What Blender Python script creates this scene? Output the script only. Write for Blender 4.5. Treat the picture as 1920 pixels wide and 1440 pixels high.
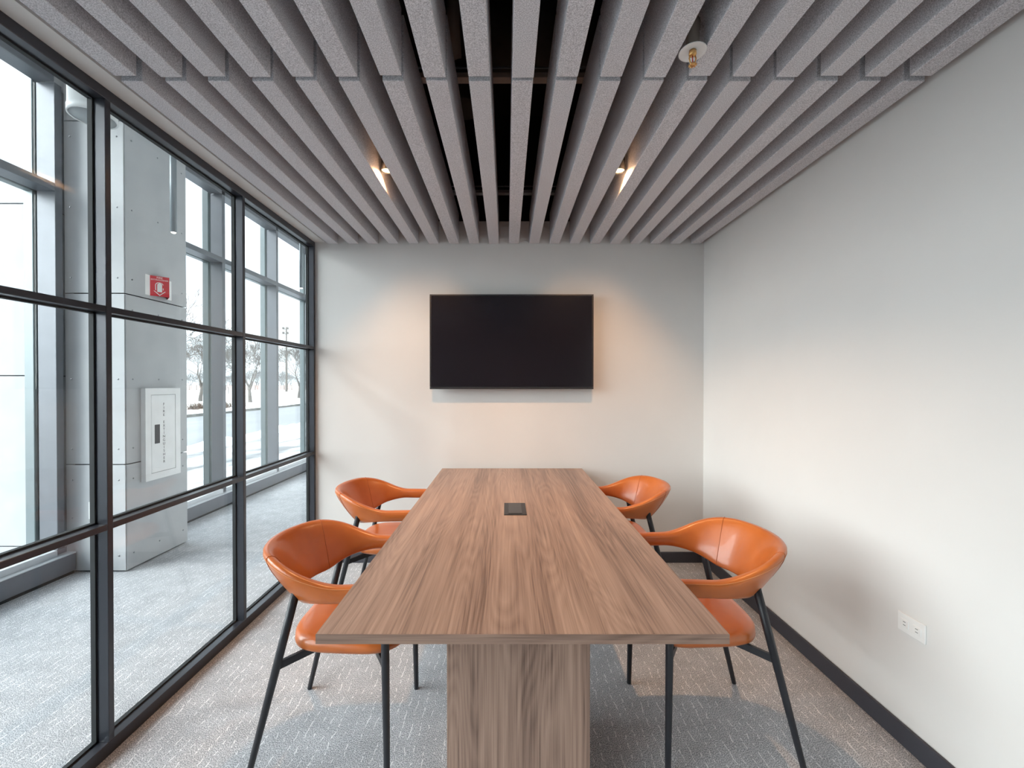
import bpy, bmesh, math, random
from mathutils import Vector, Matrix

# ------------------------------------------------------------------ scene, camera, sky, exposure
scene = bpy.context.scene
for o in list(bpy.data.objects):
    bpy.data.objects.remove(o)
C = scene.collection

EYE = 1.384
F_PX = 790.0
cam_data = bpy.data.cameras.new('camera')
cam_data.sensor_fit = 'HORIZONTAL'
cam_data.sensor_width = 36.0
cam_data.lens = F_PX / 1920.0 * 36.0
PITCH = 0.0070
cam_data.shift_x = 10.0 / 1920.0
cam_data.shift_y = F_PX * PITCH / 1920.0
cam_data.clip_start = 0.02
cam_data.clip_end = 2000
cam = bpy.data.objects.new('camera', cam_data)
cam.location = (0, 0, EYE)
cam.rotation_euler = (math.pi / 2 - PITCH, 0, 0)
C.objects.link(cam)
scene.camera = cam

SKY_STRENGTH = 1.0
world = bpy.data.worlds.new('overcast_sky')
scene.world = world
world.use_nodes = True
wt = world.node_tree
wt.nodes.clear()
w_out = wt.nodes.new('ShaderNodeOutputWorld')
w_bg = wt.nodes.new('ShaderNodeBackground')
w_tc = wt.nodes.new('ShaderNodeTexCoord')
w_map = wt.nodes.new('ShaderNodeMapping')
w_map.inputs['Scale'].default_value = (1.0, 1.0, 3.0)
w_noise = wt.nodes.new('ShaderNodeTexNoise')
w_noise.inputs['Scale'].default_value = 2.2
w_noise.inputs['Detail'].default_value = 6
w_ramp = wt.nodes.new('ShaderNodeValToRGB')
w_ramp.color_ramp.elements[0].position = 0.30
w_ramp.color_ramp.elements[0].color = (0.74, 0.87, 1.00, 1)
w_ramp.color_ramp.elements[1].position = 0.70
w_ramp.color_ramp.elements[1].color = (0.90, 0.95, 1.0, 1)
# standard overcast sky: three times as bright at the zenith as at the horizon
w_sep = wt.nodes.new('ShaderNodeSeparateXYZ')
w_max = wt.nodes.new('ShaderNodeMath'); w_max.operation = 'MAXIMUM'; w_max.inputs[1].default_value = 0.0
w_cie = wt.nodes.new('ShaderNodeMath'); w_cie.operation = 'MULTIPLY_ADD'
w_cie.inputs[1].default_value = 2.0 * SKY_STRENGTH; w_cie.inputs[2].default_value = SKY_STRENGTH
wt.links.new(w_tc.outputs['Generated'], w_sep.inputs['Vector'])
wt.links.new(w_sep.outputs['Z'], w_max.inputs[0]); wt.links.new(w_max.outputs[0], w_cie.inputs[0])
wt.links.new(w_cie.outputs[0], w_bg.inputs['Strength'])
wt.links.new(w_tc.outputs['Generated'], w_map.inputs['Vector'])
wt.links.new(w_map.outputs['Vector'], w_noise.inputs['Vector'])
wt.links.new(w_noise.outputs['Fac'], w_ramp.inputs['Fac'])
wt.links.new(w_ramp.outputs['Color'], w_bg.inputs['Color'])
wt.links.new(w_bg.outputs['Background'], w_out.inputs['Surface'])

# hazy winter sun spread wide by the cloud, on the street side
sun_data = bpy.data.lights.new('hazy_sun', 'SUN')
sun_data.energy = 4.6
sun_data.angle = math.radians(60)
sun_data.color = (0.96, 0.98, 1.0)
sun = bpy.data.objects.new('hazy_sun', sun_data)
sun_dir = Vector((0.9, 0.38, -0.42))          # the way the light travels
sun.rotation_euler = sun_dir.to_track_quat('-Z', 'Y').to_euler()
sun.location = (-30, -6, 20)
C.objects.link(sun)

vs = scene.view_settings
vs.view_transform = 'Standard'
vs.look = 'None'
vs.exposure = 0.9
vs.gamma = 1.0
vs.use_curve_mapping = False
cy = scene.cycles
cy.use_denoising = True
cy.max_bounces = 9
cy.diffuse_bounces = 5
cy.glossy_bounces = 4
cy.transparent_max_bounces = 24
cy.sample_clamp_indirect = 6.0
cy.use_adaptive_sampling = True
cy.adaptive_threshold = 0.045
cy.caustics_reflective = False
cy.caustics_refractive = False

LAMP_W = 39.0          # power of each warm baffle downlight
LAMP_COL = (1.0, 0.55, 0.26)

# ------------------------------------------------------------------ materials
def new_mat(name):
    m = bpy.data.materials.new(name)
    m.use_nodes = True
    nt = m.node_tree
    b = nt.nodes['Principled BSDF']
    return m, nt, b

def setv(b, rough=0.5, metal=0.0, spec=0.5, coat=0.0):
    b.inputs['Roughness'].default_value = rough
    b.inputs['Metallic'].default_value = metal
    b.inputs['Specular IOR Level'].default_value = spec
    b.inputs['Coat Weight'].default_value = coat

def noise_mat(name, c0, c1, scale=20.0, rough=0.6, metal=0.0, spec=0.5, detail=3.0, vscale=(1, 1, 1),
              coord='pos', lo=0.3, hi=0.7, bump=0.0, bump_dist=0.002, coat=0.0, distortion=0.0):
    """two colours mixed by a noise; the base of most materials"""
    m, nt, b = new_mat(name)
    setv(b, rough, metal, spec, coat)
    if coord == 'pos':
        g = nt.nodes.new('ShaderNodeNewGeometry').outputs['Position']
    else:
        g = nt.nodes.new('ShaderNodeTexCoord').outputs['Object']
    mp = nt.nodes.new('ShaderNodeMapping')
    mp.inputs['Scale'].default_value = vscale
    n = nt.nodes.new('ShaderNodeTexNoise')
    n.inputs['Scale'].default_value = scale
    n.inputs['Detail'].default_value = detail
    n.inputs['Distortion'].default_value = distortion
    r = nt.nodes.new('ShaderNodeValToRGB')
    r.color_ramp.elements[0].position = lo
    r.color_ramp.elements[0].color = (*c0, 1)
    r.color_ramp.elements[1].position = hi
    r.color_ramp.elements[1].color = (*c1, 1)
    L = nt.links.new
    L(g, mp.inputs['Vector']); L(mp.outputs['Vector'], n.inputs['Vector'])
    L(n.outputs['Fac'], r.inputs['Fac']); L(r.outputs['Color'], b.inputs['Base Color'])
    if bump:
        bp = nt.nodes.new('ShaderNodeBump')
        bp.inputs['Strength'].default_value = bump
        bp.inputs['Distance'].default_value = bump_dist
        L(n.outputs['Fac'], bp.inputs['Height']); L(bp.outputs['Normal'], b.inputs['Normal'])
    return m

def plain(name, c, rough=0.5, metal=0.0, spec=0.5, var=0.04, coat=0.0, scale=9.0):
    c0 = tuple(max(0, x * (1 - var)) for x in c)
    c1 = tuple(min(1, x * (1 + var)) for x in c)
    return noise_mat(name, c0, c1, scale=scale, rough=rough, metal=metal, spec=spec, coat=coat)

def emit_mat(name, c, strength):
    m, nt, b = new_mat(name)
    b.inputs['Base Color'].default_value = (*c, 1)
    b.inputs['Emission Color'].default_value = (*c, 1)
    b.inputs['Emission Strength'].default_value = strength
    return m

def glass_mat(name, tint=(0.985, 0.995, 0.99), refl=0.03):
    m = bpy.data.materials.new(name)
    m.use_nodes = True
    nt = m.node_tree
    nt.nodes.clear()
    out = nt.nodes.new('ShaderNodeOutputMaterial')
    tr = nt.nodes.new('ShaderNodeBsdfTransparent'); tr.inputs['Color'].default_value = (*tint, 1)
    gl = nt.nodes.new('ShaderNodeBsdfGlossy'); gl.inputs['Roughness'].default_value = 0.0
    lw = nt.nodes.new('ShaderNodeLayerWeight'); lw.inputs['Blend'].default_value = 0.5
    pw_ = nt.nodes.new('ShaderNodeMath'); pw_.operation = 'POWER'; pw_.inputs[1].default_value = 4.5
    ma = nt.nodes.new('ShaderNodeMath'); ma.operation = 'MULTIPLY_ADD'
    ma.inputs[1].default_value = 0.62; ma.inputs[2].default_value = refl
    mx = nt.nodes.new('ShaderNodeMixShader')
    nt.links.new(lw.outputs['Facing'], pw_.inputs[0]); nt.links.new(pw_.outputs[0], ma.inputs[0])
    nt.links.new(ma.outputs[0], mx.inputs['Fac'])
    nt.links.new(tr.outputs['BSDF'], mx.inputs[1]); nt.links.new(gl.outputs['BSDF'], mx.inputs[2])
    nt.links.new(mx.outputs['Shader'], out.inputs['Surface'])
    return m

def wood_mat(name, across, along, light=(0.44, 0.295, 0.225), dark=(0.150, 0.092, 0.070), mid=(0.305, 0.195, 0.147)):
    """across / along: axis index of the ring direction and of the fibre direction"""
    m, nt, b = new_mat(name)
    setv(b, 0.38, 0, 0.5)
    L = nt.links.new
    g = nt.nodes.new('ShaderNodeNewGeometry').outputs['Position']
    def tex(ac, al, detail, dist):
        mp = nt.nodes.new('ShaderNodeMapping')
        s = [1.0, 1.0, 1.0]; s[across] = ac; s[along] = al
        mp.inputs['Scale'].default_value = s
        n = nt.nodes.new('ShaderNodeTexNoise')
        n.inputs['Scale'].default_value = 1.0
        n.inputs['Detail'].default_value = detail
        n.inputs['Distortion'].default_value = dist
        L(g, mp.inputs['Vector']); L(mp.outputs['Vector'], n.inputs['Vector'])
        return n.outputs['Fac']
    def math_(op, a, bb):
        q = nt.nodes.new('ShaderNodeMath'); q.operation = op
        for i, v in enumerate((a, bb)):
            if isinstance(v, (int, float)): q.inputs[i].default_value = v
            else: L(v, q.inputs[i])
        return q.outputs[0]
    broad = tex(11.0, 0.5, 2.0, 0.5)      # wide bands of heartwood
    rings = tex(85.0, 1.3, 3.0, 1.0)      # growth lines
    fine = tex(330.0, 5.0, 2.0, 0.1)      # pores
    # cathedral figure: level lines of a slow noise
    slow = tex(6.5, 0.62, 1.0, 0.35)
    cath = math_('FRACT', math_('MULTIPLY', slow, 21.0), 0)
    cath = math_('ABSOLUTE', math_('SUBTRACT', cath, 0.5), 0)
    v = math_('ADD', math_('MULTIPLY', broad, 0.36), math_('MULTIPLY', rings, 0.36))
    v = math_('ADD', v, math_('MULTIPLY', cath, 0.15))
    v = math_('ADD', v, math_('MULTIPLY', fine, 0.26))
    r = nt.nodes.new('ShaderNodeValToRGB')
    e = r.color_ramp.elements
    e[0].position = 0.37; e[0].color = (*dark, 1)
    e[1].position = 0.68; e[1].color = (*light, 1)
    k = e.new(0.51); k.color = (*mid, 1)
    L(v, r.inputs['Fac']); L(r.outputs['Color'], b.inputs['Base Color'])
    bp = nt.nodes.new('ShaderNodeBump'); bp.inputs['Strength'].default_value = 0.06; bp.inputs['Distance'].default_value = 0.001
    L(fine, bp.inputs['Height']); L(bp.outputs['Normal'], b.inputs['Normal'])
    return m

def carpet_mat():
    m, nt, b = new_mat('carpet_loop')
    setv(b, 0.95, 0, 0.1)
    L = nt.links.new
    g = nt.nodes.new('ShaderNodeNewGeometry').outputs['Position']
    def tex(scale, s=(1, 1, 1), detail=2.0, dist=0.0):
        mp = nt.nodes.new('ShaderNodeMapping'); mp.inputs['Scale'].default_value = s
        n = nt.nodes.new('ShaderNodeTexNoise'); n.inputs['Scale'].default_value = scale
        n.inputs['Detail'].default_value = detail; n.inputs['Distortion'].default_value = dist
        L(g, mp.inputs['Vector']); L(mp.outputs['Vector'], n.inputs['Vector'])
        return n.outputs['Fac']
    def ramp(v, stops):
        r = nt.nodes.new('ShaderNodeValToRGB')
        e = r.color_ramp.elements
        e[0].position, e[0].color = stops[0][0], (*stops[0][1], 1)
        e[1].position, e[1].color = stops[-1][0], (*stops[-1][1], 1)
        for p, c in stops[1:-1]:
            q = e.new(p); q.color = (*c, 1)
        L(v, r.inputs['Fac'])
        return r.outputs['Color']
    grain = tex(360.0, (1, 0.7, 1), 2.0)
    base = ramp(grain, [(0.33, (0.12, 0.125, 0.138)), (0.5, (0.44, 0.452, 0.478)), (0.64, (0.82, 0.83, 0.85))])
    # pale yarn dashes in rows running along the room
    sep = nt.nodes.new('ShaderNodeSeparateXYZ'); L(g, sep.inputs[0])
    def mth(op, a, bb, cc=None):
        q = nt.nodes.new('ShaderNodeMath'); q.operation = op
        for k_, v_ in enumerate((a, bb, cc)):
            if v_ is None: continue
            if isinstance(v_, (int, float)): q.inputs[k_].default_value = v_
            else: L(v_, q.inputs[k_])
        return q.outputs[0]
    xs_ = mth('MULTIPLY', sep.outputs['X'], 27.0)
    line = mth('LESS_THAN', mth('FRACT', mth('ADD', xs_, mth('MULTIPLY', tex(14.0), 0.9)), 0), 0.11)
    cell = nt.nodes.new('ShaderNodeCombineXYZ')
    L(mth('MULTIPLY', mth('FLOOR', xs_, 0), 7.3), cell.inputs['X']); L(mth('MULTIPLY', sep.outputs['Y'], 34.0), cell.inputs['Y'])
    dn = nt.nodes.new('ShaderNodeTexNoise'); dn.inputs['Scale'].default_value = 1.0; dn.inputs['Detail'].default_value = 1.0
    L(cell.outputs[0], dn.inputs['Vector'])
    mask = mth('MULTIPLY', mth('MULTIPLY', line, mth('GREATER_THAN', dn.outputs['Fac'], 0.50)), mth('GREATER_THAN', tex(150.0, (1, 0.5, 1), 2.0), 0.44))
    mx = nt.nodes.new('ShaderNodeMixRGB'); mx.inputs[2].default_value = (0.90, 0.895, 0.90, 1)
    ml = nt.nodes.new('ShaderNodeMath'); ml.operation = 'MULTIPLY'; ml.inputs[1].default_value = 0.8
    L(mask, ml.inputs[0]); L(ml.outputs[0], mx.inputs['Fac']); L(base, mx.inputs[1])
    big = tex(9.0, (1, 1, 1), 3.0)
    tone = ramp(big, [(0.35, (0.86, 0.86, 0.86)), (0.65, (1.0, 1.0, 1.0))])
    mul = nt.nodes.new('ShaderNodeMixRGB'); mul.blend_type = 'MULTIPLY'; mul.inputs['Fac'].default_value = 1
    L(mx.outputs[0], mul.inputs[1]); L(tone, mul.inputs[2])
    L(mul.outputs[0], b.inputs['Base Color'])
    bp = nt.nodes.new('ShaderNodeBump'); bp.inputs['Strength'].default_value = 0.3; bp.inputs['Distance'].default_value = 0.004
    L(grain, bp.inputs['Height']); L(bp.outputs['Normal'], b.inputs['Normal'])
    return m

M = {}
M['carpet'] = carpet_mat()
M['fill_cut'] = plain('mid_grey_fill_cut_paint', (0.34, 0.335, 0.33), 0.7, spec=0.2)  # grey chosen to cut light bounced off the unseen wall behind the camera
M['paint'] = noise_mat('greige_wall_paint', (0.695, 0.685, 0.67), (0.715, 0.705, 0.69), scale=3.0, rough=0.75, spec=0.25)
M['plenum_shade'] = plain('plenum_shade_black', (0.018, 0.016, 0.017), 0.9, spec=0.1)  # stands for the unlit dark over the baffles, painted on as black
M['white_paint'] = plain('white_ceiling_paint', (0.78, 0.78, 0.77), 0.8, spec=0.2)
M['felt'] = noise_mat('grey_felt', (0.39, 0.385, 0.41), (0.83, 0.82, 0.85), scale=330, rough=0.95, spec=0.08, detail=3, lo=0.32, hi=0.68, bump=0.25)
M['base'] = plain('charcoal_rubber_base', (0.043, 0.045, 0.058), 0.5)
M['frame'] = plain('charcoal_anodised_aluminium', (0.045, 0.048, 0.060), 0.30, metal=0.35, spec=0.7)
M['ext_frame'] = plain('grey_anodised_aluminium', (0.165, 0.175, 0.195), 0.42, metal=0.3, spec=0.5)
M['ext_cap'] = plain('pale_aluminium_cap', (0.20, 0.235, 0.245), 0.35, metal=0.3)
M['gasket'] = plain('black_gasket', (0.015, 0.018, 0.02), 0.7)
M['glass'] = glass_mat('partition_glass')
M['ext_glass'] = glass_mat('facade_glass', (0.965, 0.985, 0.98), 0.025)
M['panel'] = noise_mat('pale_cement_panel', (0.45, 0.46, 0.475), (0.50, 0.51, 0.52), scale=6, rough=0.6, spec=0.35, detail=6)
M['core'] = plain('dark_joint_backing', (0.05, 0.055, 0.065), 0.8)
M['screw'] = plain('steel_screw', (0.30, 0.31, 0.33), 0.35, metal=0.8)
M['sill'] = plain('grey_heater_cover', (0.155, 0.162, 0.185), 0.45, metal=0.2)
M['sill_trim'] = plain('bright_sill_trim', (0.6, 0.62, 0.65), 0.35, metal=0.3)
M['wood_y'] = wood_mat('walnut_laminate_lengthwise', 0, 1)
M['wood_z'] = wood_mat('walnut_laminate_upright', 0, 2)
M['wood_x'] = wood_mat('walnut_edge_band', 2, 0)
M['leather'] = noise_mat('cognac_leather', (0.45, 0.108, 0.017), (0.55, 0.142, 0.025), scale=7, rough=0.33, spec=0.6, coord='obj', coat=0.25)
M['seam'] = plain('leather_seam', (0.42, 0.105, 0.022), 0.55)
M['stitch'] = plain('tan_stitching', (0.70, 0.30, 0.12), 0.6)
M['black_metal'] = plain('black_powder_coat', (0.018, 0.019, 0.024), 0.42)
M['black_plastic'] = plain('black_plastic', (0.02, 0.02, 0.022), 0.4)
M['dark_plastic'] = plain('dark_grey_plastic', (0.035, 0.035, 0.038), 0.35)
M['screen'] = plain('switched_off_screen', (0.010, 0.008, 0.012), 0.16, spec=0.6)
M['tv_side'] = plain('silver_tv_rim', (0.45, 0.45, 0.46), 0.35, metal=0.5)
M['white_plastic'] = plain('white_plastic', (0.82, 0.82, 0.81), 0.4)
M['slot'] = plain('outlet_slot', (0.06, 0.06, 0.06), 0.6)
M['brass'] = plain('brass', (0.75, 0.44, 0.17), 0.3, metal=0.9)
M['pipe'] = plain('grey_sprinkler_pipe', (0.26, 0.22, 0.19), 0.6)
M['duct'] = plain('dark_duct', (0.055, 0.045, 0.040), 0.7)
M['channel'] = plain('lamp_tinted_channel', (0.42, 0.34, 0.29), 0.6)  # warm lamp light on the carrier is put into this colour
M['wire'] = plain('steel_wire', (0.32, 0.32, 0.33), 0.4, metal=0.6)
M['lamp_body'] = plain('black_lamp_can', (0.03, 0.03, 0.03), 0.5)
M['lamp_lens'] = emit_mat('warm_lamp_lens', (1.0, 0.66, 0.34), 12.0)
M['pendant_lens'] = emit_mat('pendant_lens', (1.0, 0.86, 0.72), 6.0)
M['steel_tube'] = plain('grey_pendant_tube', (0.24, 0.27, 0.29), 0.4, metal=0.3)
M['white_can'] = plain('pale_lamp_can', (0.66, 0.68, 0.69), 0.45)
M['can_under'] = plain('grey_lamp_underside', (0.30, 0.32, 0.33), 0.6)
M['cabinet'] = plain('white_enamel', (0.80, 0.80, 0.80), 0.4)
M['cab_gap'] = plain('shadow_gap_grey', (0.25, 0.25, 0.26), 0.6)
M['red'] = plain('sign_red', (0.66, 0.030, 0.045), 0.4)
M['ink'] = plain('dark_lettering', (0.06, 0.055, 0.06), 0.6)
M['white_ink'] = plain('white_lettering', (0.86, 0.86, 0.84), 0.5)
M['bark'] = noise_mat('grey_bark', (0.085, 0.077, 0.070), (0.15, 0.137, 0.125), scale=3, rough=0.9, coord='obj')
M['haze_bark'] = noise_mat('haze_tinted_bark', (0.15, 0.155, 0.16), (0.22, 0.22, 0.22), scale=1, rough=0.9, coord='obj')  # distance haze put into the colour, lighter than the near bark
M['asphalt'] = noise_mat('wet_salted_asphalt', (0.12, 0.125, 0.132), (0.17, 0.175, 0.18), scale=0.35, rough=0.55, detail=6, vscale=(3, 0.4, 1))
M['walk'] = noise_mat('snowy_concrete', (0.105, 0.108, 0.112), (0.50, 0.51, 0.52), scale=0.9, rough=0.8, detail=6, lo=0.42, hi=0.58, vscale=(1.6, 0.6, 1), distortion=0.8)
M['park'] = noise_mat('snowy_park_grass', (0.20, 0.165, 0.125), (0.70, 0.69, 0.67), scale=0.55, rough=0.9, detail=7, lo=0.36, hi=0.50, vscale=(2.2, 0.7, 1))
M['snow'] = noise_mat('snow', (0.80, 0.82, 0.85), (0.90, 0.91, 0.92), scale=3, rough=0.8)
M['kerb'] = noise_mat('kerb_stone', (0.11, 0.11, 0.10), (0.20, 0.20, 0.185), scale=2, rough=0.9)
M['fence'] = plain('orange_snow_fence', (0.42, 0.27, 0.23), 0.8)
M['weed'] = noise_mat('dry_weed', (0.09, 0.055, 0.04), (0.17, 0.115, 0.085), scale=5, rough=0.9)

# ------------------------------------------------------------------ mesh helpers
def tag(o, label=None, cat=None, group=None, kind=None):
    if label: o['label'] = label
    if cat: o['category'] = cat
    if group: o['group'] = group
    if kind: o['kind'] = kind
    return o

def thing(name, loc, label=None, cat=None, group=None, kind=None, rz=0.0):
    o = bpy.data.objects.new(name, None)
    o.empty_display_size = 0.1
    o.location = loc
    o.rotation_euler = (0, 0, rz)
    C.objects.link(o)
    return tag(o, label, cat, group, kind)

def child(name, data, parent, loc=(0, 0, 0)):
    o = bpy.data.objects.new(name, data)
    C.objects.link(o)
    o.parent = parent
    o.location = loc
    return o

def copy_tree(o, parent=None):
    c = o.copy()
    C.objects.link(c)
    c.parent = parent
    for ch in [x for x in bpy.data.objects if x.parent == o]:
        copy_tree(ch, c)
    return c

class MB:
    """collects boxes, tubes, lathes; build() links them as ONE mesh object"""
    def __init__(self):
        self.v = []; self.f = []; self.smooth = []
    def add(self, verts, faces, smooth=False):
        k = len(self.v)
        self.v += [tuple(p) for p in verts]
        self.f += [tuple(i + k for i in f) for f in faces]
        self.smooth += [smooth] * len(faces)
        return self
    def box(self, x0, x1, y0, y1, z0, z1):
        v = [(x0, y0, z0), (x1, y0, z0), (x1, y1, z0), (x0, y1, z0), (x0, y0, z1), (x1, y0, z1), (x1, y1, z1), (x0, y1, z1)]
        return self.add(v, [(0, 3, 2, 1), (4, 5, 6, 7), (0, 1, 5, 4), (1, 2, 6, 5), (2, 3, 7, 6), (3, 0, 4, 7)])
    def bbox(self, x0, x1, y0, y1, z0, z1, r=0.003, seg=1):
        """bevelled box"""
        bm = bmesh.new()
        vs_ = [bm.verts.new(p) for p in [(x0, y0, z0), (x1, y0, z0), (x1, y1, z0), (x0, y1, z0), (x0, y0, z1), (x1, y0, z1), (x1, y1, z1), (x0, y1, z1)]]
        for f in [(0, 3, 2, 1), (4, 5, 6, 7), (0, 1, 5, 4), (1, 2, 6, 5), (2, 3, 7, 6), (3, 0, 4, 7)]:
            bm.faces.new([vs_[i] for i in f])
        bmesh.ops.bevel(bm, geom=bm.edges[:], offset=r, segments=seg, affect='EDGES', profile=0.5)
        bm.verts.index_update()
        self.add([v.co[:] for v in bm.verts], [tuple(v.index for v in f.verts) for f in bm.faces])
        bm.free()
        return self
    def obb(self, p0, p1, w, h, up=(0, 0, 1)):
        """bar of section w x h from p0 to p1"""
        p0, p1 = Vector(p0), Vector(p1)
        d = (p1 - p0).normalized()
        s = d.cross(Vector(up))
        if s.length < 1e-5: s = Vector((1, 0, 0))
        s.normalize(); u = s.cross(d)
        v = []
        for p in (p0, p1):
            for a, b in ((-1, -1), (1, -1), (1, 1), (-1, 1)):
                v.append(p + s * (a * w / 2) + u * (b * h / 2))
        return self.add(v, [(0, 1, 2, 3), (7, 6, 5, 4), (0, 4, 5, 1), (1, 5, 6, 2), (2, 6, 7, 3), (3, 7, 4, 0)])
    def tube(self, pts, radii, n=10, caps=True):
        pts = [Vector(p) for p in pts]
        if isinstance(radii, (int, float)): radii = [radii] * len(pts)
        v = []; f = []
        prev = None
        for i, p in enumerate(pts):
            d = (pts[min(i + 1, len(pts) - 1)] - pts[max(i - 1, 0)]).normalized()
            if prev is None:
                a = d.orthogonal().normalized()
            else:
                a = (prev - d * prev.dot(d))
                a = a.normalized() if a.length > 1e-6 else d.orthogonal().normalized()
            prev = a
            b = d.cross(a)
            for k in range(n):
                t = 2 * math.pi * k / n
                v.append(p + a * (math.cos(t) * radii[i]) + b * (math.sin(t) * radii[i]))
        for i in range(len(pts) - 1):
            for k in range(n):
                k2 = (k + 1) % n
                f.append((i * n + k, i * n + k2, (i + 1) * n + k2, (i + 1) * n + k))
        base = len(self.f)
        self.add(v, f, True)
        if caps:
            m0 = len(self.v) - len(v)
            self.f.append(tuple(m0 + k for k in reversed(range(n)))); self.smooth.append(False)
            self.f.append(tuple(m0 + (len(pts) - 1) * n + k for k in range(n))); self.smooth.append(False)
        return self
    def lathe(self, prof, n=24, centre=(0, 0)):
        """prof: list of (r, z); closed at r = 0 ends"""
        v = []; f = []
        for r, z in prof:
            for k in range(n):
                t = 2 * math.pi * k / n
                v.append((centre[0] + r * math.cos(t), centre[1] + r * math.sin(t), z))
        for i in range(len(prof) - 1):
            for k in range(n):
                k2 = (k + 1) % n
                f.append((i * n + k, i * n + k2, (i + 1) * n + k2, (i + 1) * n + k))
        return self.add(v, f, True)
    def prism(self, poly, mtx, depth):
        """polygon in the local xy plane of mtx, extruded by depth along local z"""
        n = len(poly)
        v = [mtx @ Vector((x, y, 0)) for x, y in poly] + [mtx @ Vector((x, y, depth)) for x, y in poly]
        f = [tuple(reversed(range(n))), tuple(range(n, 2 * n))]
        f += [(i, (i + 1) % n, n + (i + 1) % n, n + i) for i in range(n)]
        return self.add(v, f)
    def mesh(self, name, mat, off=(0, 0, 0)):
        me = bpy.data.meshes.new(name)
        o = Vector(off)
        me.from_pydata([tuple(Vector(p) - o) for p in self.v], [], self.f)
        me.polygons.foreach_set('use_smooth', self.smooth)
        bm = bmesh.new(); bm.from_mesh(me)
        bmesh.ops.recalc_face_normals(bm, faces=bm.faces[:])
        bm.to_mesh(me); bm.free()
        me.materials.append(M[mat] if isinstance(mat, str) else mat)
        me.update()
        return me
    def build(self, name, mat, parent=None, world=True):
        """parent given: coordinates are world coordinates unless world=False (then local to the parent)"""
        if parent is not None:
            off = (0, 0, 0)
            if world:
                off = Vector(parent.location)
                if parent.parent is not None: off = off + Vector(parent.parent.location)
            return child(name, self.mesh(name, mat, off), parent)
        xs = [p[0] for p in self.v]; ys = [p[1] for p in self.v]; zs = [p[2] for p in self.v]
        off = ((min(xs) + max(xs)) / 2, (min(ys) + max(ys)) / 2, min(zs))
        o = bpy.data.objects.new(name, self.mesh(name, mat, off))
        o.location = off
        C.objects.link(o)
        return o

def box(*a): return MB().box(*a)

def text(body, size, mat, parent, mtx, name='lettering', depth=0.0008):
    """flat lettering; mtx puts its local xy plane on the thing (world coordinates)"""
    cu = bpy.data.curves.new(name, 'FONT')
    cu.body = body; cu.size = size; cu.align_x = 'CENTER'; cu.align_y = 'CENTER'; cu.extrude = depth
    tmp = bpy.data.objects.new(name, cu)
    C.objects.link(tmp)
    dg = bpy.context.evaluated_depsgraph_get()
    me = bpy.data.meshes.new_from_object(tmp.evaluated_get(dg))
    bpy.data.objects.remove(tmp)
    off = Vector(parent.location)
    if parent.parent is not None: off = off + Vector(parent.parent.location)
    me.transform(Matrix.Translation(-off) @ mtx)
    me.materials.clear(); me.materials.append(M[mat])
    return child(name, me, parent)

def plane_mtx(origin, normal, up=(0, 0, 1)):
    n = Vector(normal).normalized(); u = Vector(up); r = u.cross(n).normalized()
    return Matrix(((r.x, u.x, n.x, origin[0]), (r.y, u.y, n.y, origin[1]), (r.z, u.z, n.z, origin[2]), (0, 0, 0, 1)))

ORD = ['first', 'second', 'third', 'fourth', 'fifth', 'sixth', 'seventh', 'eighth', 'ninth', 'tenth', 'eleventh', 'twelfth',
       'thirteenth', 'fourteenth', 'fifteenth', 'sixteenth', 'seventeenth', 'eighteenth', 'nineteenth']

# ------------------------------------------------------------------ room shell
XR = 1.524          # right wall
XL = -1.48          # inner face of the glass partition
XG = -1.531         # its glass
YB = 3.262          # back wall
YF = -1.7           # wall behind the camera
ZS = 2.465          # underside of the baffles
Z_PL = 2.64         # wall paint up to here; above it shade is painted in as black
Z_TOP = 3.45
X_EXT = -3.20       # inner face of the outer curtain wall
Z_COR = 3.75        # corridor ceiling

tag(box(-3.32, 1.70, -6.0, 8.6, -0.12, 0.0).build('floor', 'carpet'), kind='structure')
tag(box(-1.541, XR + 0.12, YB, YB + 0.12, 0, Z_PL).build('wall_back', 'paint'), kind='structure')
tag(box(XR, XR + 0.12, YF, YB, 0, Z_PL).build('wall_right', 'paint'), kind='structure')
tag(box(-1.541, XR + 0.12, YF - 0.12, YF, 0, Z_PL).build('wall_front', 'fill_cut'), kind='structure')
# plenum above the baffles; its unlit dark is painted in as black
m = MB()
m.box(-1.541, XR + 0.12, YF - 0.12, YB + 0.12, Z_TOP, Z_TOP + 0.1)
tag(m.build('ceiling', 'plenum_shade'), kind='structure')
tag(box(-1.541, XR + 0.12, YB, YB + 0.12, Z_PL, Z_TOP).build('wall_back_plenum', 'plenum_shade'), kind='structure')
tag(box(XR, XR + 0.12, YF, YB, Z_PL, Z_TOP).build('wall_right_plenum', 'plenum_shade'), kind='structure')
tag(box(-1.405, XR + 0.12, YF - 0.12, YF, Z_PL, Z_TOP).build('wall_front_plenum', 'plenum_shade'), kind='structure')
# drywall header over the glass partition
tag(box(-1.541, -1.403, YF - 0.12, YB, 2.478, Z_TOP).build('trim_1', 'paint'), kind='structure')
# baseboards
tag(MB().bbox(XR - 0.012, XR, YF, YB, 0, 0.083, 0.003).build('baseboard_right', 'base'), kind='structure')
tag(MB().bbox(-1.42, XR - 0.012, YB - 0.012, YB, 0, 0.083, 0.003).build('baseboard_back', 'base'), kind='structure')
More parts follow.
